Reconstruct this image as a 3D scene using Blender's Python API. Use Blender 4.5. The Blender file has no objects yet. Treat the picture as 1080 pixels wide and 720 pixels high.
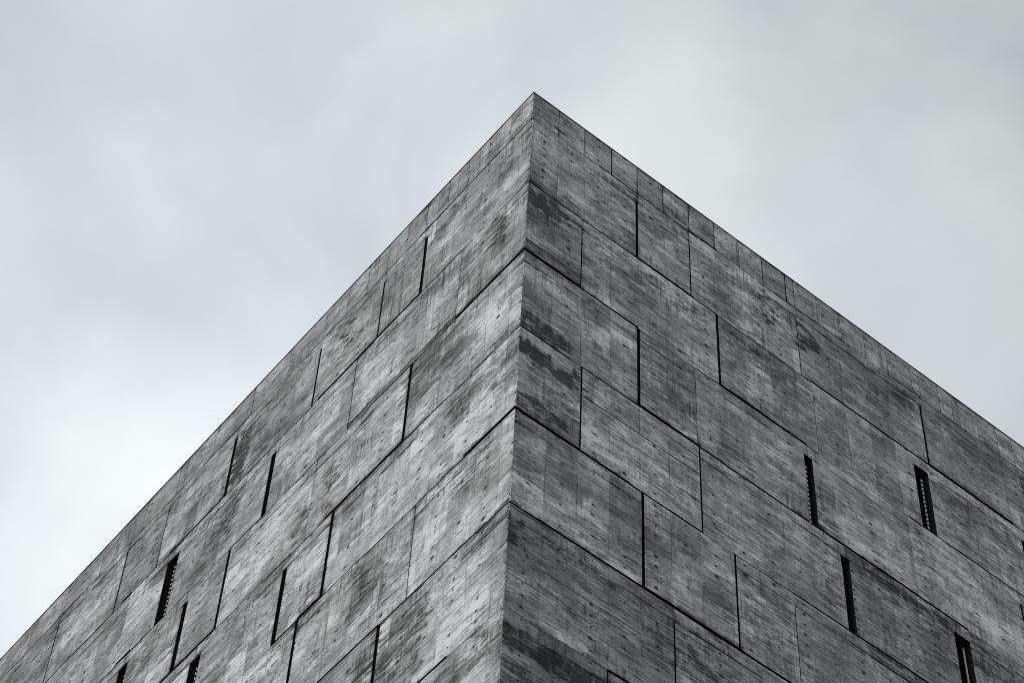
import bpy, math, random
import numpy as np
from mathutils import Matrix, Vector

S = 1.25                      # metres per wall unit (a course of boards is 1.24 units)
EYE = 1.6
TOP = EYE + 22.4 * S          # height of the parapet above the ground
random.seed(7)
rng = np.random.default_rng(11)
scene = bpy.context.scene

# ------------------------------------------------------------------ camera
def cam_axes(yaw, pit, rol):
    cy, sy = math.cos(yaw), math.sin(yaw)
    fwd = Vector((sy*math.cos(pit), cy*math.cos(pit), math.sin(pit)))
    right = Vector((cy, -sy, 0)); up = right.cross(fwd)
    r = math.cos(rol)*right + math.sin(rol)*up
    u = -math.sin(rol)*right + math.cos(rol)*up
    return r, u, fwd
cd = bpy.data.cameras.new('camera'); cam = bpy.data.objects.new('camera', cd)
scene.collection.objects.link(cam); scene.camera = cam
r_, u_, f_ = cam_axes(0.6448386492160061, 0.9385128118697966, 0.047671435550088806)
CAMPOS = Vector((-7.537115923606336*S, -10.33379157999357*S, EYE))
M = Matrix(((r_.x, u_.x, -f_.x), (r_.y, u_.y, -f_.y), (r_.z, u_.z, -f_.z))).to_4x4()
M.translation = CAMPOS
cam.matrix_world = M
cd.sensor_width = 36.0
cd.lens = 2600.556*36/1080
cd.shift_x = -27.943/1080
cd.shift_y = 34.7335/1080
cd.clip_start = 0.1; cd.clip_end = 6000

# ------------------------------------------------------------------ world: overcast sky
SUN_EL = math.radians(38)                               # the veiled sun stands to the left, behind the camera's shoulder
sun_dir = Vector((-0.985*math.cos(SUN_EL), -0.17*math.cos(SUN_EL), math.sin(SUN_EL))).normalized()
world = bpy.data.worlds.new('World'); scene.world = world; world.use_nodes = True
nt = world.node_tree; nt.nodes.clear()
def N(tree, kind, **kw):
    n = tree.nodes.new(kind)
    for k, v in kw.items(): setattr(n, k, v)
    return n
out = N(nt, 'ShaderNodeOutputWorld'); bg = N(nt, 'ShaderNodeBackground')
sky = N(nt, 'ShaderNodeTexSky'); sky.sky_type = 'NISHITA'; sky.sun_disc = False
sky.sun_elevation = SUN_EL; sky.sun_rotation = math.atan2(sun_dir.x, sun_dir.y)
sky.air_density = 1.0; sky.dust_density = 3.0
bg.inputs['Strength'].default_value = 0.1
SKY_A, SKY_B = 4.4, 5.3
tc = N(nt, 'ShaderNodeTexCoord')
def wmath(op, a, b=None, c=None, clamp=False):
    n = N(nt, 'ShaderNodeMath', operation=op, use_clamp=clamp)
    for i, v in enumerate((a, b, c)):
        if v is None: continue
        if isinstance(v, (int, float)): n.inputs[i].default_value = v
        else: nt.links.new(v, n.inputs[i])
    return n.outputs[0]
def wdot(vec):
    n = N(nt, 'ShaderNodeVectorMath', operation='DOT_PRODUCT')
    nt.links.new(tc.outputs['Generated'], n.inputs[0]); n.inputs[1].default_value = vec
    return n.outputs['Value']
n1 = N(nt, 'ShaderNodeTexNoise'); n1.inputs['Scale'].default_value = 7.0; n1.inputs['Detail'].default_value = 4; n1.inputs['Roughness'].default_value = .5
n1.inputs['Distortion'].default_value = .5
n2 = N(nt, 'ShaderNodeTexNoise'); n2.inputs['Scale'].default_value = 14; n2.inputs['Detail'].default_value = 5; n2.inputs['Roughness'].default_value = .55
for n in (n1, n2): nt.links.new(tc.outputs['Generated'], n.inputs['Vector'])
# thin bright cloud low behind the left of the building and round the veiled sun, thicker cloud elsewhere
thin = tuple((r_*-.0915 + u_*-.1251 + f_).normalized())
base = wmath('MULTIPLY_ADD', wmath('POWER', wmath('MAXIMUM', wdot(thin), 0.0), 20.0), SKY_B, SKY_A)
base = wmath('ADD', base, wmath('MULTIPLY', wmath('POWER', wmath('MAXIMUM', wdot(tuple(sun_dir)), 0.0), 2.5), 5.0))
c1 = wmath('SUBTRACT', n1.outputs['Fac'], .5)
cl = wmath('MULTIPLY_ADD', c1, 0.58, 1.0)
cl = wmath('MULTIPLY', cl, wmath('MULTIPLY_ADD', wmath('SUBTRACT', n2.outputs['Fac'], .5), 0.26, 1.0))
lum = wmath('MULTIPLY', base, cl)
tint = N(nt, 'ShaderNodeMix', data_type='RGBA'); nt.links.new(wmath('MULTIPLY_ADD', c1, 4.0, .5, clamp=True), tint.inputs['Factor'])
tint.inputs['A'].default_value = (.925, 1.0, 1.050, 1); tint.inputs['B'].default_value = (.953, 1.008, 1.018, 1)
comb = N(nt, 'ShaderNodeVectorMath', operation='SCALE'); nt.links.new(tint.outputs['Result'], comb.inputs[0])
nt.links.new(lum, comb.inputs['Scale'])
mix = N(nt, 'ShaderNodeMix', data_type='RGBA'); mix.inputs['Factor'].default_value = 0.95
nt.links.new(sky.outputs[0], mix.inputs['A']); nt.links.new(comb.outputs[0], mix.inputs['B'])
nt.links.new(mix.outputs['Result'], bg.inputs['Color']); nt.links.new(bg.outputs[0], out.inputs[0])

sd = bpy.data.lights.new('sun', 'SUN'); sd.energy = 1.5; sd.angle = math.radians(20); sd.color = (1.0, .97, .93)
sun = bpy.data.objects.new('sun', sd); scene.collection.objects.link(sun)
sun.rotation_euler = (-sun_dir).to_track_quat('-Z', 'Y').to_euler()
sun.location = (0, 0, 60)

scene.view_settings.view_transform = 'Standard'; scene.view_settings.look = 'None'
scene.view_settings.exposure = 0.0; scene.view_settings.gamma = 1.0
scene.view_settings.use_curve_mapping = False
scene.cycles.filter_width = 1.0
scene.cycles.use_denoising = False      # the light is even: a little grain keeps the concrete crisp
scene.render.resolution_x = 1024; scene.render.resolution_y = 682

# ------------------------------------------------------------------ materials
def newmat(name):
    m = bpy.data.materials.new(name); m.use_nodes = True
    return m, m.node_tree, m.node_tree.nodes['Principled BSDF']

def plain(name, col, rough=.7, metal=0.0, spec=.5, noise=0.15, scale=6.0):
    m, t, b = newmat(name)
    tc = N(t, 'ShaderNodeTexCoord'); n = N(t, 'ShaderNodeTexNoise'); n.inputs['Scale'].default_value = scale; n.inputs['Detail'].default_value = 6
    t.links.new(tc.outputs['Object'], n.inputs['Vector'])
    mr = N(t, 'ShaderNodeMapRange'); mr.inputs['To Min'].default_value = 1-noise; mr.inputs['To Max'].default_value = 1+noise
    t.links.new(n.outputs['Fac'], mr.inputs['Value'])
    v = N(t, 'ShaderNodeVectorMath', operation='SCALE'); v.inputs[0].default_value = col
    t.links.new(mr.outputs[0], v.inputs['Scale']); t.links.new(v.outputs[0], b.inputs['Base Color'])
    b.inputs['Roughness'].default_value = rough; b.inputs['Metallic'].default_value = metal
    b.inputs['Specular IOR Level'].default_value = spec
    return m

class G:
    """small helper for writing node maths"""
    def __init__(s, t): s.t = t
    def put(s, sock, v):
        if isinstance(v, (int, float)): sock.default_value = v
        elif isinstance(v, tuple): sock.default_value = v
        else: s.t.links.new(v, sock)
    def m(s, op, a, b=None, c=None, clamp=False):
        n = N(s.t, 'ShaderNodeMath', operation=op, use_clamp=clamp)
        for i, v in enumerate((a, b, c)):
            if v is not None: s.put(n.inputs[i], v)
        return n.outputs[0]
    def add(s, a, b): return s.m('ADD', a, b)
    def sub(s, a, b): return s.m('SUBTRACT', a, b)
    def mul(s, a, b): return s.m('MULTIPLY', a, b)
    def mad(s, a, b, c): return s.m('MULTIPLY_ADD', a, b, c)
    def floor(s, a): return s.m('FLOOR', a)
    def fract(s, a): return s.m('FRACT', a)
    def xyz(s, x, y, z=0.0):
        n = N(s.t, 'ShaderNodeCombineXYZ')
        if getattr(s, 'pid', None) is not None and isinstance(z, (int, float)): z = s.mad(s.pid, 13.7, z)   # every panel was cast on its own
        for i, v in enumerate((x, y, z)): s.put(n.inputs[i], v)
        return n.outputs[0]
    def noise(s, vec, scale=1.0, detail=4.0, rough=.55, dist=0.0):
        n = N(s.t, 'ShaderNodeTexNoise'); s.put(n.inputs['Vector'], vec)
        n.inputs['Scale'].default_value = scale; n.inputs['Detail'].default_value = detail
        n.inputs['Roughness'].default_value = rough; n.inputs['Distortion'].default_value = dist
        return n.outputs['Fac']
    def white(s, vec):
        n = N(s.t, 'ShaderNodeTexWhiteNoise', noise_dimensions='3D'); s.put(n.inputs['Vector'], vec); return n.outputs['Value']
    def step(s, v, lo, hi, a=0.0, b=1.0):
        n = N(s.t, 'ShaderNodeMapRange', interpolation_type='SMOOTHSTEP'); s.put(n.inputs['Value'], v)
        n.inputs['From Min'].default_value = lo; n.inputs['From Max'].default_value = hi
        n.inputs['To Min'].default_value = a; n.inputs['To Max'].default_value = b
        return n.outputs[0]

MOD, BOARD = 0.354, 0.1375
def concrete(name='board_marked_concrete'):
    m, t, b = newmat(name); g = G(t)
    at = N(t, 'ShaderNodeAttribute', attribute_name='wall'); sep = N(t, 'ShaderNodeSeparateXYZ'); t.links.new(at.outputs['Vector'], sep.inputs[0])
    u, h, hb = sep.outputs[0], sep.outputs[1], sep.outputs[2]
    g.pid = N(t, 'ShaderNodeAttribute', attribute_name='pid').outputs['Fac']
    ta = N(t, 'ShaderNodeAttribute', attribute_name='tone').outputs['Fac']
    sa = N(t, 'ShaderNodeAttribute', attribute_name='stain').outputs['Fac']
    # grain of the shuttering boards: long fibres along the wall
    warp = g.noise(g.xyz(g.mul(u, 1.3), g.mul(h, 2.0), 3.0), 1.0, 3)
    hw = g.add(h, g.mul(g.sub(warp, .5), .008))
    fib = g.noise(g.xyz(g.mul(u, 2.4), g.mul(hw, 26.0), 0.0), 1.0, 6, .66)
    fib2 = g.noise(g.xyz(g.mul(u, 4.0), g.mul(hw, 80.0), 7.0), 1.0, 3, .6)
    # one tone per board
    row = g.floor(g.m('DIVIDE', hb, BOARD))
    cell = g.floor(g.add(g.m('DIVIDE', u, MOD*2), g.mul(g.white(g.xyz(row, 1.5, g.floor(h))), 3.0)))
    brd = g.white(g.xyz(row, cell, g.floor(g.mul(h, .8))))
    mt = g.white(g.xyz(g.floor(g.m('DIVIDE', u, MOD)), g.floor(g.mul(h, .8)), 3.3))
    # clouds in the cement skin
    cl1 = g.noise(g.xyz(u, h, 1.0), 1.3, 5, .6, .4)
    cl2 = g.noise(g.xyz(g.mul(u, 4.0), g.mul(h, 6.5), 2.0), 1.0, 6, .68)
    cl3 = g.noise(g.xyz(g.mul(u, 14.0), g.mul(h, 18.0), 2.5), 1.0, 5, .7)
    grain = g.noise(g.xyz(u, h, 17.0), 55.0, 3, .75)
    # water runs down the wall, in some places only
    dr = g.noise(g.xyz(g.mul(u, 24.0), g.mul(h, .9), 4.0), 1.0, 4, .62)
    dr2 = g.noise(g.xyz(g.mul(u, 9.0), g.mul(h, .8), 9.0), 1.0, 5, .6)
    strokes = g.noise(g.xyz(g.mul(u, 30.0), g.mul(h, 5.5), 6.0), 1.0, 4, .65)
    zone = g.step(g.noise(g.xyz(u, h, 51.0), 1.5, 3), .43, .60)
    zone2 = g.sub(1.0, zone)
    val = g.mad(g.sub(fib, .5), g.mad(zone2, .48, .16), 1.0)
    val = g.mul(val, g.mad(g.sub(fib2, .5), g.mad(zone2, .5, .15), 1.0))
    val = g.mul(val, g.mad(g.sub(brd, .5), .26, 1.0))
    val = g.mul(val, g.mad(g.sub(mt, .5), .20, 1.0))
    # whole shutter sheets that took the cement differently, cut off sharply at their edges
    sheet = g.white(g.xyz(g.floor(g.m('DIVIDE', u, MOD)), g.floor(g.m('DIVIDE', hb, BOARD*3)), 27.5))
    sheetn = g.mul(g.step(g.noise(g.xyz(g.mul(u, 3.0), g.mul(h, 4.0), 28.0), 1.0, 5, .65), .38, .56), g.step(h, .52, .54))    # not on the narrow parapet blocks
    val = g.mul(val, g.mad(g.mul(g.step(sheet, .86, .87), sheetn), -.33, 1.0))
    val = g.mul(val, g.mad(g.mul(g.step(sheet, .18, .17), sheetn), .30, 1.0))
    val = g.mul(val, g.mad(g.sub(cl1, .5), 1.45, 1.0))
    val = g.mul(val, g.mad(g.sub(cl2, .5), 1.3, 1.0))
    val = g.mul(val, g.mad(g.sub(cl3, .5), 1.05, 1.0))
    val = g.mul(val, g.mad(g.sub(grain, .5), 1.1, 1.0))
    val = g.mul(val, g.mad(g.sub(strokes, .5), g.mad(zone, .8, .15), 1.0))
    # crisp thin lines: board edges along the wall, water lines down it
    ln = g.noise(g.xyz(g.mul(u, 1.1), g.mul(h, 52.0), 91.0), 1.0, 2, .5)
    lng = g.step(g.noise(g.xyz(g.mul(u, 1.6), g.mul(h, 2.4), 93.0), 1.0, 3), .44, .58)
    val = g.mul(val, g.mad(g.mul(g.step(ln, .60, .66), lng), -.34, 1.0))
    val = g.mul(val, g.mad(g.mul(g.step(ln, .40, .34), lng), .16, 1.0))
    vl = g.noise(g.xyz(g.mul(u, 50.0), g.mul(h, 1.3), 95.0), 1.0, 2, .5)
    val = g.mul(val, g.mad(g.mul(g.step(vl, .60, .67), zone), -.30, 1.0))
    val = g.mul(val, g.mad(g.mul(g.step(vl, .40, .33), zone), .15, 1.0))
    # small dark blotches of moss and soot
    mo = g.noise(g.xyz(g.mul(u, 19.0), g.mul(h, 26.0), 97.0), 1.0, 4, .7)
    mog = g.step(g.noise(g.xyz(g.mul(u, 2.1), g.mul(h, 2.6), 99.0), 1.0, 3), .48, .60)
    val = g.mul(val, g.mad(g.mul(g.step(mo, .56, .63), mog), -.42, 1.0))
    runs = g.mul(g.mul(g.step(dr, .54, .61), zone), g.step(g.noise(g.xyz(g.mul(u, 2.0), g.mul(h, 1.6), 61.0), 1.0, 3), .46, .58))
    val = g.mul(val, g.mad(runs, -.46, 1.0))
    # grime along the boards: thin dark licks in patches
    lick = g.noise(g.xyz(g.mul(u, 4.2), g.mul(hw, 30.0), 71.0), 1.0, 6, .70)
    lzone = g.step(g.noise(g.xyz(g.mul(u, 1.3), g.mul(h, 2.0), 73.0), 1.0, 4, .6), .50, .62)
    val = g.mul(val, g.mad(g.mul(g.step(lick, .53, .60), lzone), -.36, 1.0))
    # dark algae and soot: where the attribute says so, broken up by the boards and by water
    rag = g.noise(g.xyz(g.mul(u, 3.6), g.mul(hw, 14.0), 5.0), 1.0, 6, .70)
    rag2 = g.noise(g.xyz(g.mul(u, 26.0), g.mul(hw, 5.0), 8.0), 1.0, 5, .70)
    rg = g.add(g.add(g.mul(rag, .42), g.mul(lick, .33)), g.mul(rag2, .25))
    film = g.mul(sa, g.step(g.add(rg, g.mul(sa, .08)), .40, .58, .18, .70))
    hard = g.mul(g.step(g.add(g.mul(sa, .11), rg), .53, .62), g.m('MULTIPLY', sa, 1.5, clamp=True))
    big = g.noise(g.xyz(g.mul(u, .9), g.mul(h, 1.3), 41.0), 1.0, 3)
    scat = g.mul(g.step(g.add(g.add(rg, g.mul(sa, .08)), g.mul(g.sub(big, .5), .55)), .54, .63), .52)
    dark = g.m('MINIMUM', g.m('MAXIMUM', g.add(g.mul(film, .92), g.mul(hard, .46)), scat), .82)
    val = g.mul(val, g.sub(1.0, dark))
    # worn pale skin
    worn = g.noise(g.xyz(g.mul(u, 1.6), g.mul(h, 3.2), 81.0), 1.0, 6, .66)
    val = g.mul(val, g.mad(g.step(worn, .52, .60), .30, 1.0))
    # chalky lime bloom in thin runs
    bl = g.step(g.noise(g.xyz(g.mul(u, 30.0), g.mul(h, 2.6), 12.0), 1.0, 3, .5), .66, .78)
    bl = g.mul(bl, g.step(g.noise(g.xyz(u, h, 14.0), 2.2, 3), .52, .66))
    val = g.add(val, g.mul(bl, .22))
    # seams of the shutter panels
    su = g.m('ABSOLUTE', g.sub(g.fract(g.add(g.m('DIVIDE', u, MOD), .5)), .5))
    seam = g.mul(g.step(su, .012, .03, 1.0, 0.0), g.step(g.noise(g.xyz(g.mul(u, 2.0), g.mul(h, 1.7), 20.0), 1.0, 3), .46, .62))
    sh = g.m('ABSOLUTE', g.sub(g.fract(g.add(g.m('DIVIDE', hb, BOARD), .5)), .5))
    seamh = g.mul(g.step(sh, .03, .08, 1.0, 0.0), g.step(g.noise(g.xyz(g.mul(u, 1.2), g.mul(g.floor(g.add(g.m('DIVIDE', h, BOARD), .5)), 7.7), 22.0), 1.0, 2), .50, .62))
    crack = g.m('MAXIMUM', g.mul(seam, .34), g.mul(seamh, .36))
    val = g.mul(val, g.sub(1.0, crack))
    # nail and tie holes, their inner shade painted dark: one per board in the middle of each shutter panel
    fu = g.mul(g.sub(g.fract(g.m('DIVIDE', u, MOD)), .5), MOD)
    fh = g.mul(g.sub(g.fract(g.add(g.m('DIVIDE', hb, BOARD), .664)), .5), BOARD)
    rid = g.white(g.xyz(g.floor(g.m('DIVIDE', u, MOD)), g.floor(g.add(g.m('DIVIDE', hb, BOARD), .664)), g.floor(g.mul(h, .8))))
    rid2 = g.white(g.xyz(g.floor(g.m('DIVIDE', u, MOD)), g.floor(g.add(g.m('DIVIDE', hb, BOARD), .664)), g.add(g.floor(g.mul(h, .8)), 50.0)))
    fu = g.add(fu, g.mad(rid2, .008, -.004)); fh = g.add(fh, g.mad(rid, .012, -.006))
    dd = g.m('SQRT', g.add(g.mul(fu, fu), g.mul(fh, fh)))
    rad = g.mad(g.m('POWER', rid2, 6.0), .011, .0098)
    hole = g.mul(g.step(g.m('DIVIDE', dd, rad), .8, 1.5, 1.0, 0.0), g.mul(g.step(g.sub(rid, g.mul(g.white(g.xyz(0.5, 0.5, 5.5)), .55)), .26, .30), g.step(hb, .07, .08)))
    # blow holes
    vo = N(t, 'ShaderNodeTexVoronoi'); vo.inputs['Scale'].default_value = 17.0; t.links.new(g.xyz(u, h, 0.0), vo.inputs['Vector'])
    pr = g.mul(g.step(vo.outputs['Distance'], .09, .17, 1.0, 0.0), g.step(g.white(vo.outputs['Position']), .80, .83))
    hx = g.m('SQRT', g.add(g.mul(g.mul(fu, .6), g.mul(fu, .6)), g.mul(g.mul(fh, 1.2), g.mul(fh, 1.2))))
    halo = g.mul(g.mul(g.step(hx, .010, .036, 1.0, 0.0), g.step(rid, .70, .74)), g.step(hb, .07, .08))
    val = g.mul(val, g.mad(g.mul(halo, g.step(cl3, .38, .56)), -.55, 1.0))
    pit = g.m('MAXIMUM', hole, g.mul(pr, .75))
    val = g.mul(val, g.mad(pit, -.82, 1.0))  # shade inside the holes is put into the colour, besides the bump
    val = g.mul(g.m('POWER', g.m('MAXIMUM', val, .02), 1.22), ta)
    # colour: neutral grey, hardly warmer where pale and bluish where damp
    hue = g.noise(g.xyz(u, h, 31.0), .9, 3)
    val = g.m('MINIMUM', g.m('MAXIMUM', val, .035), 1.9)
    cr = N(t, 'ShaderNodeMix', data_type='RGBA'); t.links.new(hue, cr.inputs['Factor'])
    cr.inputs['A'].default_value = (.358, .377, .388, 1); cr.inputs['B'].default_value = (.381, .381, .381, 1)
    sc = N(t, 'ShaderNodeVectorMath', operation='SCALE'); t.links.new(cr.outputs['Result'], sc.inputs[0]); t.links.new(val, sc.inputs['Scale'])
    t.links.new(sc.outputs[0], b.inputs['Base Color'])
    b.inputs['Roughness'].default_value = .85; b.inputs['Specular IOR Level'].default_value = .3
    hh = g.add(g.mul(fib, .5), g.add(g.mul(fib2, .2), g.mul(cl2, .3)))
    hh = g.sub(hh, g.add(g.mul(pit, 1.2), g.mul(crack, .9)))
    bp = N(t, 'ShaderNodeBump'); bp.inputs['Strength'].default_value = .55; bp.inputs['Distance'].default_value = .012
    t.links.new(hh, bp.inputs['Height']); t.links.new(bp.outputs[0], b.inputs['Normal'])
    return m

CONC = concrete()
JOINT_SHADE = plain('black_membrane_joint_shade', (.004, .004, .0042), .95, spec=.05)  # shade of the open joints put into the colour, on backing and panel flanks
DARK = plain('black_steel', (.006, .006, .0065), .75, spec=.1)
BLIND = plain('dark_matt_pane', (.0025, .0025, .003), .9, spec=.1)
ALU = plain('bare_aluminium', (.62, .63, .64), .5, metal=0.0, noise=.2, scale=20)
COPE = plain('dark_zinc_flashing', (.13, .133, .135), .6, metal=.1)
ROOF = plain('grey_roof_gravel', (.16, .16, .155), .95, noise=.3, scale=25)

# ------------------------------------------------------------------ wall space: u along the wall, h below the parapet, d into the wall (wall units)
def wp(side, u, h, d):
    z = TOP - h*S
    return (u*S, d*S, z) if side == 'R' else (d*S, u*S, z)

J = [0.0, .530, 1.752, 2.963, 4.208, 5.455, 6.725, 7.999, 9.245, 10.49, 11.74]
NC = len(J) - 1
STRIP = .165
UMAX = {'R': 12.0, 'L': 16.0}
THICK = .12

# vertical joints: course -> (u, width, from)   from: 'top' cuts the whole course, 'mid' starts under the lintel strip; windows carry a name
V = {
 'R': {1: [(1.40, .030, 'mid'), (2.12, .017, 'mid'), (3.635, .014, 'mid'), (5.475, .030, 'mid'), (7.04, .014, 'mid'), (9.1, .02, 'mid')],
       2: [(.69, .014, 'mid'), (2.465, .032, 'top'), (3.78, .008, 'mid'), (5.325, .215, 'wide'), (6.93, .215, 'wide'), (9.6, .02, 'top')],
       3: [(1.413, .036, 'top'), (2.135, .009, 'mid'), (3.615, .120, 'wide'), (4.995, .005, 'mid'), (6.6, .03, 'mid'), (8.8, .02, 'top')],
       4: [(.725, .019, 'top'), (2.152, .020, 'top'), (3.990, .120, 'wide'), (5.552, .225, 'wide'), (7.5, .02, 'top')],
       5: [(1.447, .032, 'top'), (2.535, .024, 'top'), (3.252, .011, 'mid'), (5.4, .03, 'top'), (7.2, .02, 'mid')],
       6: [(1.785, .018, 'mid'), (3.6, .02, 'top'), (5.8, .03, 'top'), (8.2, .02, 'mid')],
       7: [(1.06, .012, 'top'), (2.84, .03, 'top'), (4.6, .02, 'mid'), (7.1, .03, 'top')],
       8: [(2.12, .03, 'top'), (4.25, .02, 'top'), (6.6, .03, 'mid')],
       9: [(1.06, .02, 'top'), (3.2, .03, 'top'), (5.7, .03, 'top')]},
 'L': {1: [(1.752, .042, 'mid'), (2.485, .020, 'mid'), (3.628, .026, 'mid'), (5.23, .050, 'mid'), (6.57, .014, 'mid'), (7.43, .026, 'mid'), (8.92, .020, 'mid'), (11.2, .03, 'mid')],
       2: [(1.06, .006, 'top'), (2.815, .013, 'top'), (4.268, .092, 'slot'), (6.165, .235, 'wide'), (7.05, .006, 'top'), (9.6, .03, 'top'), (12.2, .03, 'mid')],
       3: [(1.755, .042, 'top'), (3.32, .005, 'mid'), (4.85, .046, 'top'), (5.622, .095, 'slot'), (6.805, .180, 'wide'), (8.9, .03, 'top'), (11.5, .03, 'top')],
       4: [(2.843, .046, 'top'), (3.605, .085, 'slot'), (5.135, .200, 'wide'), (7.4, .03, 'top'), (10.0, .03, 'mid')],
       5: [(1.405, .013, 'top'), (3.212, .046, 'top'), (5.3, .03, 'mid'), (8.2, .03, 'top')],
       6: [(1.785, .046, 'top'), (3.9, .03, 'top'), (6.6, .03, 'top')],
       7: [(2.5, .03, 'top'), (5.0, .03, 'mid'), (8.0, .03, 'top')],
       8: [(1.4, .03, 'top'), (4.2, .03, 'top'), (7.4, .03, 'top')],
       9: [(2.12, .03, 'top'), (5.6, .03, 'top')]}}

for s_ in 'RL':
    for c_ in V[s_]: V[s_][c_] = [(u, w*(1.35 if s_ == 'L' and c_ == 1 else 1.15) if .009 < w < .06 else w, k) for u, w, k in V[s_][c_]]
offs = {s: [0.0] + [rng.uniform(-.0012, .0012) for _ in range(NC-1)] for s in 'RL'}

# width of the horizontal joint under each course: (to u, width)
GAP = {
 'R': {0: [(.7, .008), (2.12, .018), (2.50, .034), (3.3, .014), (4.0, .019), (5.0, .009), (5.5, .018), (99, .015)],
       1: [(.2, .020), (.69, .013), (1.4, .021), (2.13, .036), (2.47, .018), (3.76, .009), (5.48, .027), (6.75, .042), (99, .008)],
       2: [(.7, .042), (1.41, .026), (2.13, .003), (2.47, .014), (3.62, .037), (3.78, .017), (5.03, .005), (5.45, .022), (99, .018)],
       3: [(.6, .022), (.72, .008), (1.41, .020), (2.14, .046), (3.5, .020), (3.67, .012), (5.0, .036), (5.68, .030), (99, .009)],
       4: [(.72, .042), (1.3, .036), (2.15, .024), (2.53, .007), (3.24, .011), (3.95, .019), (99, .023)],
       5: [(.3, .018), (1.45, .026), (2.53, .040), (99, .030)],
       6: [(1.06, .006), (99, .030)], 7: [(2., .02), (99, .035)], 8: [(99, .03)], 9: [(99, .03)]},
 'L': {0: [(.3, .012), (1.9, .022), (2.5, .009), (3.1, .013), (4.0, .016), (6.0, .013), (99, .006)],
       1: [(.4, .011), (1.05, .004), (1.76, .018), (3.52, .038), (4.2, .008), (5.0, .017), (5.25, .004), (6.3, .036), (7.05, .010), (7.25, .042), (7.44, .004), (9.6, .020), (99, .032)],
       2: [(1.06, .044), (2.5, .009), (3.1, .003), (3.5, .012), (4.25, .009), (4.85, .019), (5.57, .003), (5.74, .010), (6.3, .01), (6.73, .015), (7.02, .042), (99, .013)],
       3: [(.65, .012), (1.05, .003), (1.76, .017), (2.99, .044), (3.1, .016), (3.54, .003), (3.96, .015), (4.85, .010), (5.9, .038), (99, .02)],
       4: [(.73, .050), (1.4, .018), (2.84, .014), (3.22, .046), (3.6, .019), (99, .005)],
       5: [(1.8, .019), (99, .03)],
       6: [(.72, .004), (1.2, .026), (99, .03)], 7: [(99, .03)], 8: [(99, .03)], 9: [(99, .03)]}}
def gap_at(side, c, u):
    for to, w in GAP[side][c]:
        if u < to: return w*1.06 if w > .006 else w
    return .02

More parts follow.
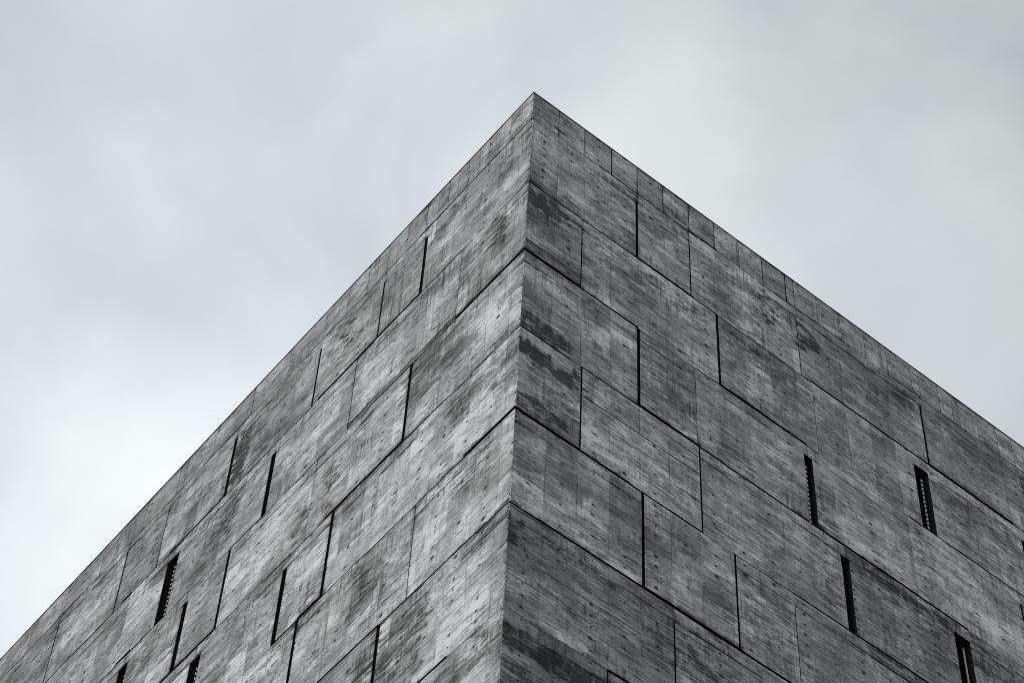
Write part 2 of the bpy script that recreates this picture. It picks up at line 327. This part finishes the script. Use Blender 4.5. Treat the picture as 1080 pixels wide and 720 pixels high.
# weathering marks: (u0, u1, h0, h1, strength, soft edge in u, in h)
STAIN = {
 'R': [(0, .5, 1.80, 2.12, .95, .12, .08), (0, .33, 2.10, 2.34, .5, .12, .1), (.375, .43, .18, .50, .85, .02, .08), (.44, .52, 1.9, 2.42, .6, .03, .1),
       (1.32, 1.62, 1.93, 2.25, .55, .08, .08), (1.9, 2.3, 1.88, 2.14, .65, .08, .08), (2.08, 2.2, 1.85, 2.3, .5, .04, .1),
       (2.5, 3.05, 1.83, 2.03, .6, .12, .06), (2.8, 2.95, 1.9, 2.5, .45, .05, .2), (3.02, 3.1, .7, 1.45, .6, .03, .1), (3.17, 3.28, .58, 1.25, .8, .03, .1),
       (3.65, 3.86, .76, 1.25, .85, .015, .06), (3.42, 3.60, .7, 1.35, .4, .05, .1), (3.9, 5.4, .70, 1.0, .4, .1, .1), (5.05, 5.46, .56, .95, .65, .1, .06),
       (4.1, 5.0, 1.0, 1.3, .5, .15, .1), (0, .6, 3.92, 4.19, .85, .12, .08), (0, 1.35, 2.97, 3.2, .42, .1, .1), (.3, 1.0, 3.2, 3.5, .2, .1, .1),
       (0, .71, 4.38, 4.62, 1.0, .03, .06), (.03, .71, 4.62, 5.0, .5, .03, .1), (0, .6, 5.15, 5.44, .8, .1, .06), (.72, .95, 4.46, 4.62, .65, .05, .03),
       (0, .22, 5.5, 6.5, .4, .06, .1), (.15, 1.42, 5.46, 5.75, .38, .15, .12), (0, .18, 6.86, 7.22, 1.0, .05, .06), (0, 2.4, 6.88, 7.03, .55, .1, .04),
       (.1, .9, 7.03, 7.45, .3, .1, .1), (.72, 1.1, 7.3, 7.7, .45, .06, .1), (0, 1.3, 8.13, 8.42, .8, .1, .06), (1.5, 2.7, 7.05, 7.5, .6, .1, .1), (0, 1.06, 8.45, 9.1, .6, .05, .1),
       (3.5, 3.9, 4.45, 5.42, .5, .1, .15), (4.07, 5.44, 4.21, 4.46, .7, .03, .04), (4.85, 5.44, 4.46, 5.15, .55, .1, .15), (5.66, 6.6, 4.21, 4.75, .6, .05, .1),
       (5.44, 6.7, 1.92, 2.4, .5, .05, .12), (5.0, 6.0, 3.0, 4.2, .35, .01, .02), (5.7, 5.9, 3.4, 4.15, .35, .03, .15), (7.04, 7.4, .7, 1.1, .6, .02, .1),
       (2.3, 2.5, 3.9, 4.2, .55, .03, .08), (1.42, 1.8, 3.05, 3.3, .5, .05, .06), (6.1, 6.7, .72, 1.1, .4, .1, .1), (1.9, 2.12, .75, 1.7, .25, .05, .2),
       (1.45, 2.15, 4.21, 4.45, .25, .05, .05), (2.2, 3.5, 4.45, 4.75, .3, .1, .1), (1.43, 2.53, 5.8, 6.1, .3, .1, .1), (2.53, 3.25, 5.62, 5.78, .5, .1, .04), (2.6, 3.2, 6.5, 6.7, .4, .1, .05)],
 'L': [(1.03, 1.28, .60, .85, .7, .04, .06), (1.33, 1.62, .72, 1.05, .55, .08, .1), (.28, .60, 1.80, 2.42, .7, .07, .12), (.5, .7, 2.1, 2.5, .35, .06, .1),
       (3.05, 3.22, .6, 1.5, .65, .04, .2), (3.34, 3.48, .5, 1.4, .55, .03, .2), (2.9, 3.0, .7, 1.2, .4, .03, .1),
       (1.4, 1.95, 1.78, 2.1, .5, .1, .08), (4.88, 5.2, .72, 1.7, .85, .02, .1), (4.82, 5.3, 1.85, 2.7, .6, .08, .15), (5.35, 5.62, 2.2, 2.9, .35, .05, .1),
       (2.88, 3.1, 3.3, 4.1, .55, .03, .15), (3.3, 3.55, 3.55, 4.2, .55, .05, .1), (1.92, 2.36, 5.5, 6.3, .55, .03, .15), (.70, 1.02, 4.3, 4.85, .65, .05, .15),
       (0, .4, 4.38, 5.0, .55, .15, .15), (1.07, 1.77, 6.88, 8.0, .55, .02, .1), (0, .28, 8.1, 8.6, .6, .05, .1), (.28, .7, 8.12, 8.45, .55, .08, .1),
       (1.8, 2.15, 6.88, 7.6, .7, .02, .2), (8.6, 10.3, .50, 1.5, .4, .2, .2), (2.1, 2.6, 1.78, 2.4, .4, .1, .15), (5.0, 5.25, 3.4, 4.0, .35, .05, .1),
       (0, .2, 6.9, 7.3, .45, .06, .1), (6.4, 7.3, 3.0, 3.9, .35, .1, .2), (6.6, 6.75, .6, 1.7, .5, .02, .1), (4.0, 4.6, .55, 1.0, .3, .1, .1), (7.5, 8.3, .5, 1.1, .3, .2, .1),
       (2.5, 2.9, .55, .9, .4, .06, .1), (3.65, 4.3, 1.1, 1.7, .3, .1, .1), (.75, 1.3, 5.4, 5.44, .3, .1, .05), (1.6, 2.4, 3.3, 3.7, .25, .1, .1)]}
for s_ in 'RL':
    for k in range(44):
        u0 = random.uniform(.1, 9.5); j0 = random.choice([.02, J[1], J[1], J[2], J[2], J[3], J[4]]); w0 = random.uniform(.008, .03)
        STAIN[s_].append((u0, u0+w0, j0, j0+random.uniform(.3, 1.0), random.uniform(.4, .8), .02, .05))
for s_ in 'RL':
    for c_ in V[s_]:
        for u, w, k in V[s_][c_]:
            if k in ('wide', 'slot'):
                for e in (-1, 1): STAIN[s_].append((u+e*w/2-.03, u+e*w/2+.03, J[c_+1], J[c_+1]+random.uniform(.25, .8), random.uniform(.35, .65), .02, .12))
# lime-white marks with a shape of their own
PALE = {'R': [(.05, .45, 3.15, 3.35, .25, .1, .08), (.74, 1.4, 4.75, 5.35, .16, .05, .1), (4.05, 4.95, 3.45, 4.15, .20, .1, .15), (5.45, 6.6, 1.77, 1.95, .15, .1, .04), (5.75, 6.1, 3.3, 4.1, .2, .08, .15)],
        'L': [(.66, 1.0, 1.76, 1.9, .3, .05, .03), (.3, 1.05, 6.9, 7.9, .2, .08, .1), (.3, 1.0, 5.0, 5.4, .15, .15, .1), (5.15, 5.35, 2.99, 3.1, .3, .02, .02), (2.0, 2.8, 3.9, 4.2, .14, .2, .1), (.2, .9, 3.1, 4.0, .10, .2, .2)]}
_lat = rng.random((64, 64))
def vnoise(x, y):
    xi, yi = np.floor(x).astype(int), np.floor(y).astype(int); fx, fy = x-xi, y-yi
    fx, fy = fx*fx*(3-2*fx), fy*fy*(3-2*fy)
    L = lambda i, j: _lat[(xi+i) % 64, (yi+j) % 64]
    return (L(0, 0)*(1-fx)+L(1, 0)*fx)*(1-fy)+(L(0, 1)*(1-fx)+L(1, 1)*fx)*fy - .5
def marks(lst, u, h):
    u, h = (u + .30*vnoise(u*1.5+5, h*19) + .10*vnoise(u*9+3, h*13), h + .15*vnoise(u*20+31, h*1.6) + .06*vnoise(u*5, h*15+7))
    a = np.zeros_like(u)
    for u0, u1, h0, h1, s, su, sh in lst:
        fu = (np.clip((u-(u0-su))/(2*su+1e-6), 0, 1) if u0 > 0 else 1.0) * np.clip(((u1+su)-u)/(2*su+1e-6), 0, 1)
        fh = np.clip((h-(h0-sh))/(2*sh+1e-6), 0, 1) * np.clip(((h1+sh)-h)/(2*sh+1e-6), 0, 1)
        f = fu*fh; f = f*f*(3-2*f)
        a = np.maximum(a, s*f)
    return a

# open creases under the lintel strips: (u0, u1, width)
CREASE = {('R', 6): [(1.94, 2.8, .007)], ('R', 5): [(2.53, 3.25, .011), (4.2, 4.7, .009)], ('R', 2): [(2.47, 3.76, .008)], ('R', 3): [(3.9, 5.03, .009)], ('R', 4): [(1.48, 2.15, .007)],
          ('L', 1): [(7.27, 7.44, .016), (9.72, 9.9, .022), (6.0, 6.57, .007)], ('L', 3): [(3.1, 4.2, .009)], ('L', 5): [(.9, 1.4, .006)]}
# panels cast in two lifts: (from u, to u, height of the joint, (to u, width) list, tone of the lower lift)
SPLIT = {('R', 2): [(-1, .69, 2.755, [(9, .010)], .60), (.69, 2.46, 2.752, [(2.13, .007), (9, .002)], .97)],
         ('R', 4): [(.72, 2.15, 4.63, [(1.53, .013), (1.9, .007), (9, .0015)], 1.04)],
         ('L', 2): [(1.06, 2.81, 2.868, [(9, .003)], .50)]}

class MB:
    """collects grid fronts and boxes in wall space, then links them as ONE mesh object"""
    def __init__(s): s.v = []; s.f = []; s.black = []; s.wall = []; s.tone = []; s.stain = []; s.pid = []; s.pidv = 0.0; s.n = 0
    dirt = 0.0; edge = 1.0
    def verts(s, side, u, h, d, hb, tone):
        u, h, d = np.broadcast_arrays(np.asarray(u, float), np.asarray(h, float), np.asarray(d, float))
        u, h, d = u.ravel(), h.ravel(), d.ravel()
        z = TOP - h*S
        P = np.stack([u*S, d*S, z], 1) if side == 'R' else np.stack([d*S, u*S, z], 1)
        i0 = s.n; s.n += len(P); s.v.append(P); s.pid.append(np.full(len(P), s.pidv))
        s.wall.append(np.stack([u + (100 if side == 'L' else 0), h + .35*d, hb - h], 1))
        st = np.maximum(marks(STAIN[side], u, h), s.dirt); pa = marks(PALE[side], u, h)
        s.stain.append(st); s.tone.append(np.full(len(u), tone)*(1+pa*1.6))
        return i0
    def slab(s, side, us, top, bot, d0, d1, hb, tone, mitre0=False, rows=None):
        """front grid over columns us between top and bot (arrays), skirts back to depth d1"""
        us = np.asarray(us, float); n = len(us)
        top = np.broadcast_to(top, n).astype(float); bot = np.broadcast_to(bot, n).astype(float)
        m = rows or max(2, int(math.ceil((bot-top).max()/.03))+1)
        t = np.linspace(0, 1, m)[:, None]
        HH = top[None]*(1-t) + bot[None]*t; UU = np.broadcast_to(us[None], HH.shape)
        if mitre0:                                  # worn arris: a narrow chamfer with nicks
            hh_ = HH[:, 0]
            ch = .0022 + .0035*np.clip(vnoise(hh_*9+3, hh_*0+2)+.15, 0, 1) + .016*np.clip(vnoise(hh_*17+11, hh_*0+5.5)-.27, 0, 1)
            UU = UU.copy(); UU[:, 0] += 2*ch
        i0 = s.verts(side, UU, HH, d0, hb, tone)
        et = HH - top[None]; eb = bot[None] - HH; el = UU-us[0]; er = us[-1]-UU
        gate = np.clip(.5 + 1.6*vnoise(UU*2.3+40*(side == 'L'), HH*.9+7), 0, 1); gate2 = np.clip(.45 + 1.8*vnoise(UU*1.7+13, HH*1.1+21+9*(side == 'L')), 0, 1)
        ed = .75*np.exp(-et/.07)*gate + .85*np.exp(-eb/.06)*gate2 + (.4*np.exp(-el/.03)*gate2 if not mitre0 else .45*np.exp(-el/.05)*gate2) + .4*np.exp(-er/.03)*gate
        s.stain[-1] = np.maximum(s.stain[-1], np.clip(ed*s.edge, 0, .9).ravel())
        flip = side == 'L'
        def q(a, b, c, e): s.f.append((a, b, c, e) if not flip else (e, c, b, a))
        for r in range(m-1):
            for c in range(n-1):
                a = i0 + r*n + c
                q(a, a+n, a+n+1, a+1)
        ring = [i0+c for c in range(n)] + [i0+r*n+n-1 for r in range(1, m)] + [i0+(m-1)*n+c for c in range(n-2, -1, -1)] + [i0+r*n for r in range(m-2, 0, -1)]
        RU = np.concatenate([UU[0], UU[1:, -1], UU[-1, -2::-1], UU[-2:0:-1, 0]])
        RH = np.concatenate([HH[0], HH[1:, -1], HH[-1, -2::-1], HH[-2:0:-1, 0]])
        corner = np.zeros(len(ring), bool); cc = np.zeros(len(ring))
        if mitre0:
            idx = np.array(ring)-i0; corner = idx % n == 0; cc[corner] = ch[idx[corner]//n]
        def back(d):
            return np.where(corner, us[0]+(d-d0), RU)
        k = len(ring); prev = ring
        for d, blk in ((np.where(corner, d0+cc, d0+.0035), False), (np.full(k, d1), True)):        # the arris is bare concrete, the flank behind it is black in place of the open joint's shade
            j0 = s.verts(side, back(d), RH, d, hb, tone)
            cur = [j0+i for i in range(k)]
            for i in range(k):
                q(prev[i], prev[(i+1) % k], cur[(i+1) % k], cur[i])
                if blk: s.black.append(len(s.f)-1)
            prev = cur
        return i0
    def box(s, p0, p1):
        (x0, y0, z0), (x1, y1, z1) = p0, p1
        P = np.array([(x0, y0, z0), (x1, y0, z0), (x1, y1, z0), (x0, y1, z0), (x0, y0, z1), (x1, y0, z1), (x1, y1, z1), (x0, y1, z1)])
        i = s.n; s.n += 8; s.v.append(P)
        s.wall.append(np.stack([(P[:, 0]+P[:, 1])/S, (TOP-P[:, 2])/S, P[:, 2]/S], 1)); s.stain.append(np.zeros(8)); s.tone.append(np.ones(8)); s.pid.append(np.zeros(8))
        for q in ((0, 3, 2, 1), (4, 5, 6, 7), (0, 1, 5, 4), (1, 2, 6, 5), (2, 3, 7, 6), (3, 0, 4, 7)): s.f.append(tuple(i+k for k in q))
    def wbox(s, side, u0, u1, h0, h1, d0, d1):
        a = wp(side, u0, h1, d0); b = wp(side, u1, h0, d1)
        s.box(tuple(min(x, y) for x, y in zip(a, b)), tuple(max(x, y) for x, y in zip(a, b)))
    def build(s, name, mat, parent=None):
        V = np.concatenate(s.v); c = (V.min(0)+V.max(0))/2
        me = bpy.data.meshes.new(name); me.from_pydata((V-c).tolist(), [], s.f); me.update()
        a = me.attributes.new('wall', 'FLOAT_VECTOR', 'POINT'); a.data.foreach_set('vector', np.concatenate(s.wall).astype(np.float32).ravel())
        for nm, arr in (('tone', s.tone), ('stain', s.stain), ('pid', s.pid)):
            a = me.attributes.new(nm, 'FLOAT', 'POINT'); a.data.foreach_set('value', np.concatenate(arr).astype(np.float32))
        me.materials.append(mat)
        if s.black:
            me.materials.append(JOINT_SHADE); mi = np.zeros(len(me.polygons), np.int32); mi[s.black] = 1
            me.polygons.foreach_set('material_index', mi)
        o = bpy.data.objects.new(name, me); scene.collection.objects.link(o)
        place(o, Vector(c), parent)
        return o
WLOC = {}
def place(o, loc, parent=None):
    WLOC[o.name] = Vector(loc)
    if parent is not None:
        o.parent = parent; o.location = Vector(loc) - WLOC[parent.name]
    else: o.location = loc

# ------------------------------------------------------------------ ground
gm = plain('pale_paving', (.22, .22, .215), .9, noise=.2, scale=.6)
me = bpy.data.meshes.new('ground'); R = 3000
me.from_pydata([(-R, -R, 0), (R, -R, 0), (R, R, 0), (-R, R, 0)], [], [(0, 1, 2, 3)]); me.materials.append(gm)
ground = bpy.data.objects.new('ground', me); scene.collection.objects.link(ground); ground['kind'] = 'structure'

# ------------------------------------------------------------------ the building
root = bpy.data.objects.new('concrete_building', None); scene.collection.objects.link(root); place(root, (0, 0, 0))
root['label'] = 'tall weathered board-marked grey concrete building with narrow black slot windows, seen at its sharp corner'
root['category'] = 'building'

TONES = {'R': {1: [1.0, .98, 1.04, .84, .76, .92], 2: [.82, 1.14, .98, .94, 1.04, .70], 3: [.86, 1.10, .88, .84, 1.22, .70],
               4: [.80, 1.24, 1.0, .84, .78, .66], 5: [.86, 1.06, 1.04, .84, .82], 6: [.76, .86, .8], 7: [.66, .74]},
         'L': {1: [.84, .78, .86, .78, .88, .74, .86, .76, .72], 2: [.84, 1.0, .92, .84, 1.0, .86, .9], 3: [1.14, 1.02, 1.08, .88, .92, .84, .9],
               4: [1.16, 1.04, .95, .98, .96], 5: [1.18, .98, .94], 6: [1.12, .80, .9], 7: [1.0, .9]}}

def ucols(a, b, side, c):
    xs = list(np.linspace(a, b, max(2, int((b-a)/.035)+1)))
    if c is not None:
        for to, w in GAP[side][c]:
            if a+.012 < to < b-.012: xs += [to-.006, to+.006]
    return np.array(sorted(set(np.round(xs, 5))))

PID = 0
for side in 'RL':
    # dark membrane behind the panels, its black stands in for joint shade, open where the windows are
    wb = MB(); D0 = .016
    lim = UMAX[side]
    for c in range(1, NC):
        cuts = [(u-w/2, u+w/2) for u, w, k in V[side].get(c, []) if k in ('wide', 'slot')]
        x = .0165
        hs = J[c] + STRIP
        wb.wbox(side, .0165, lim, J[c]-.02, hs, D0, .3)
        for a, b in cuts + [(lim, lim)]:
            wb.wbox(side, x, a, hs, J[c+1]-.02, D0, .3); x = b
    wall = wb.build('wall', JOINT_SHADE, root)
    wall['label'] = 'lighter left-hand wall of grey concrete panels' if side == 'L' else 'darker right-hand wall of grey concrete panels'
    # parapet course: a band of narrow blocks with hairline joints
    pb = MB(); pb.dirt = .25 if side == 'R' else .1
    if side == 'R': vs = [.345, .69, 1.06, 1.41, 1.77, 2.13, 2.49, 2.84, 3.18, 3.52, 3.64, 3.98, 4.33, 4.69, 5.03, 5.40, 5.52, 5.83, 6.14, 6.44, 6.75, 7.0]
    else: vs = [.36, .72, 1.07, 1.41, 1.79, 2.13, 2.48, 2.83, 3.20, 3.64, 4.3, 5.0, 5.75, 6.5, 7.2, 8.1, 8.9]
    x = vs[-1]
    while x < lim-.5: x += .354 if side == 'R' else .8; vs.append(x)
    strong = {.69: .006, 1.06: .010, 1.41: .008, 1.77: .009, 2.13: .008, 2.49: .007, 2.84: .007, 3.18: .009, 3.52: .011, 3.64: .007} if side == 'R' else {.36: .005, 1.07: .004, 1.79: .006, 2.48: .005, 5.0: .008, 6.5: .006}
    a = 0.0; wa = 0.0
    for i, b in enumerate(vs+[lim]):
        w = 1.5*strong.get(b, .006 if side == 'R' else .004)
        if b == lim: w = 0
        us = ucols(a+wa/2, b-w/2, side, 0)
        bot = np.array([J[1]-gap_at(side, 0, u) for u in us])
        tn = (.98 if side == 'R' else .84)*random.uniform(.96, 1.04)
        PID += 1; pb.pidv = PID
        pb.slab(side, us, 0.0, bot, random.uniform(-.0015, .0015) if i else 0.0, .25, J[1], tn, mitre0=(i == 0))
        a = b; wa = w
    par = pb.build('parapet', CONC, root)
    par['label'] = ('left' if side == 'L' else 'right') + ' parapet band of narrow concrete blocks'
    # coping
    cb = MB()
    x = -.006 if side == 'R' else .2715
    while x < lim:
        e = min(lim, x + random.uniform(1.5, 2.1)); zt = TOP+(.009+random.uniform(-.001, .0015))*S; o_ = random.uniform(-.0015, .0015)*S
        if side == 'R': cb.box((x*S, -.006*S+o_, TOP+.001), ((e-.003)*S, .27*S, zt))
        else: cb.box((-.006*S+o_, x*S, TOP+.001), (.27*S, (e-.003)*S, zt))
        x = e
    cb.build('coping', COPE, par)
    # panels
    for c in range(1, NC):
        cuts = V[side].get(c, [])
        oo = offs[side][c]; co = offs['L' if side == 'R' else 'R'][c]
        edges = [(co, 0.0, 'edge')] + list(cuts) + [(lim, 0.0, 'edge')]
        tl = TONES[side].get(c, [])
        for i in range(len(edges)-1):
            (ua, wa, ka), (ub, wb_, kb) = edges[i], edges[i+1]
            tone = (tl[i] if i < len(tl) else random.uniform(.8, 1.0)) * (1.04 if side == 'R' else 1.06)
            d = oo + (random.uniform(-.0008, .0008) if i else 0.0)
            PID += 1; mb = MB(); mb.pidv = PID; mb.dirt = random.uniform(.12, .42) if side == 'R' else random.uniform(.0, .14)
            hs = J[c] + STRIP
            # lintel strip
            a = ua + (wa/2 if ka == 'top' else 0); b = ub - (wb_/2 if kb == 'top' else 0)
            if ka in ('mid', 'wide', 'slot'): a += .0012
            us = ucols(a, b, side, None)
            crease = random.choice([.0008, .002, .005, .006])
            ex = np.array([max([w for p, q_, w in CREASE.get((side, c), []) if p < x < q_], default=0.0) for x in us])
            mb.slab(side, us, J[c]+.001, hs-crease/2-ex, d+random.choice([0, .0, .0006]), THICK, J[c+1], tone*random.uniform(.90, 1.14), mitre0=(i == 0))
            # body
            a = ua + wa/2; b = ub - wb_/2
            us = ucols(a, b, side, c)
            bot = np.array([J[c+1]-gap_at(side, c, u) for u in us])
            sp = [q_ for q_ in SPLIT.get((side, c), []) if q_[0] <= ua+.01 and ub-.01 <= q_[1]]
            if sp:
                _, _, hsp, gs, lt = sp[0]
                gw = np.array([next(w for to, w in gs if x < to) for x in us])
                mb.slab(side, us, hs+crease/2, hsp-gw, d, THICK+.002, J[c+1], tone, mitre0=(i == 0))
                mb.slab(side, us, hsp, bot, d+.0004, THICK+.002, J[c+1], tone*lt, mitre0=(i == 0))
            else:
                mb.slab(side, us, hs+crease/2, bot, d, THICK+.002, J[c+1], tone, mitre0=(i == 0))
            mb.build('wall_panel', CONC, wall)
    # windows
    for c in V[side]:
        for u, w, k in V[side][c]:
            if k not in ('wide', 'slot'): continue
            h0, h1 = J[c]+STRIP+.003, J[c+1]-.006
            fb = MB(); t = .008; dpt = .14
            fb.wbox(side, u-w/2+.001, u-w/2+t, h0, h1, .004, dpt)
            fb.wbox(side, u+w/2-t, u+w/2-.001, h0, h1, .004, dpt)
            fb.wbox(side, u-w/2+t, u+w/2-t, h0, h0+t, .006, dpt)
            fb.wbox(side, u-w/2+t, u+w/2-t, h1-t, h1, .006, dpt)
            win = fb.build('window', DARK, root)
            g = MB(); g.wbox(side, u-w/2+t+.001, u+w/2-t-.001, h0+t+.001, h1-t-.001, dpt-.02, dpt-.005)
            g.build('pane', BLIND, win)
            if k == 'slot': continue
            # vertical metal strip in front of the pane, plain or with a row of slots
            ds = .060 if side == 'R' else .050
            us_ = {('R', 2): u+.060, ('R', 3): u+.017}.get((side, c), u+.030)
            if (side, c) == ('R', 4):
                us_ = u+.007 if w < .15 else u+.075
                lb = MB(); lb.wbox(side, us_-.007, us_+.007, h0+.06, h1-.01, ds, ds+.012)
                lb.build('metal_bar', ALU, win)
            else:
                lb = MB(); lb.wbox(side, us_-.010, us_+.010, h0+.03, h1-.012, ds+.010, ds+.016); lb.build('mounting_rail', DARK, win)
                hh = h0+.08
                while hh < h1-.04:
                    lb = MB(); bw = .009 if side == 'R' else .0055
                    lb.wbox(side, us_-bw, us_+bw, hh, hh+(.040 if side == 'R' else .032), ds, ds+.010); lb.build('bracket', ALU, win)
                    hh += .070
# core, roof, plain lower walls and back walls
cb = MB(); x1, y1 = UMAX['R']*S, UMAX['L']*S
cb.box((.31*S, .31*S, TOP-J[NC]*S), (x1-.01, y1-.01, TOP-.62*S))
core = cb.build('core', CONC, root)
rb = MB(); rb.box((.26*S, .26*S, TOP-.6*S), (x1-.02, y1-.02, TOP-.56*S)); rb.build('roof', ROOF, root)
lb = MB(); zb = TOP-J[NC]*S-.02
lb.box((0, 0, 0), (x1, y1, zb)); lb.build('base', CONC, root)
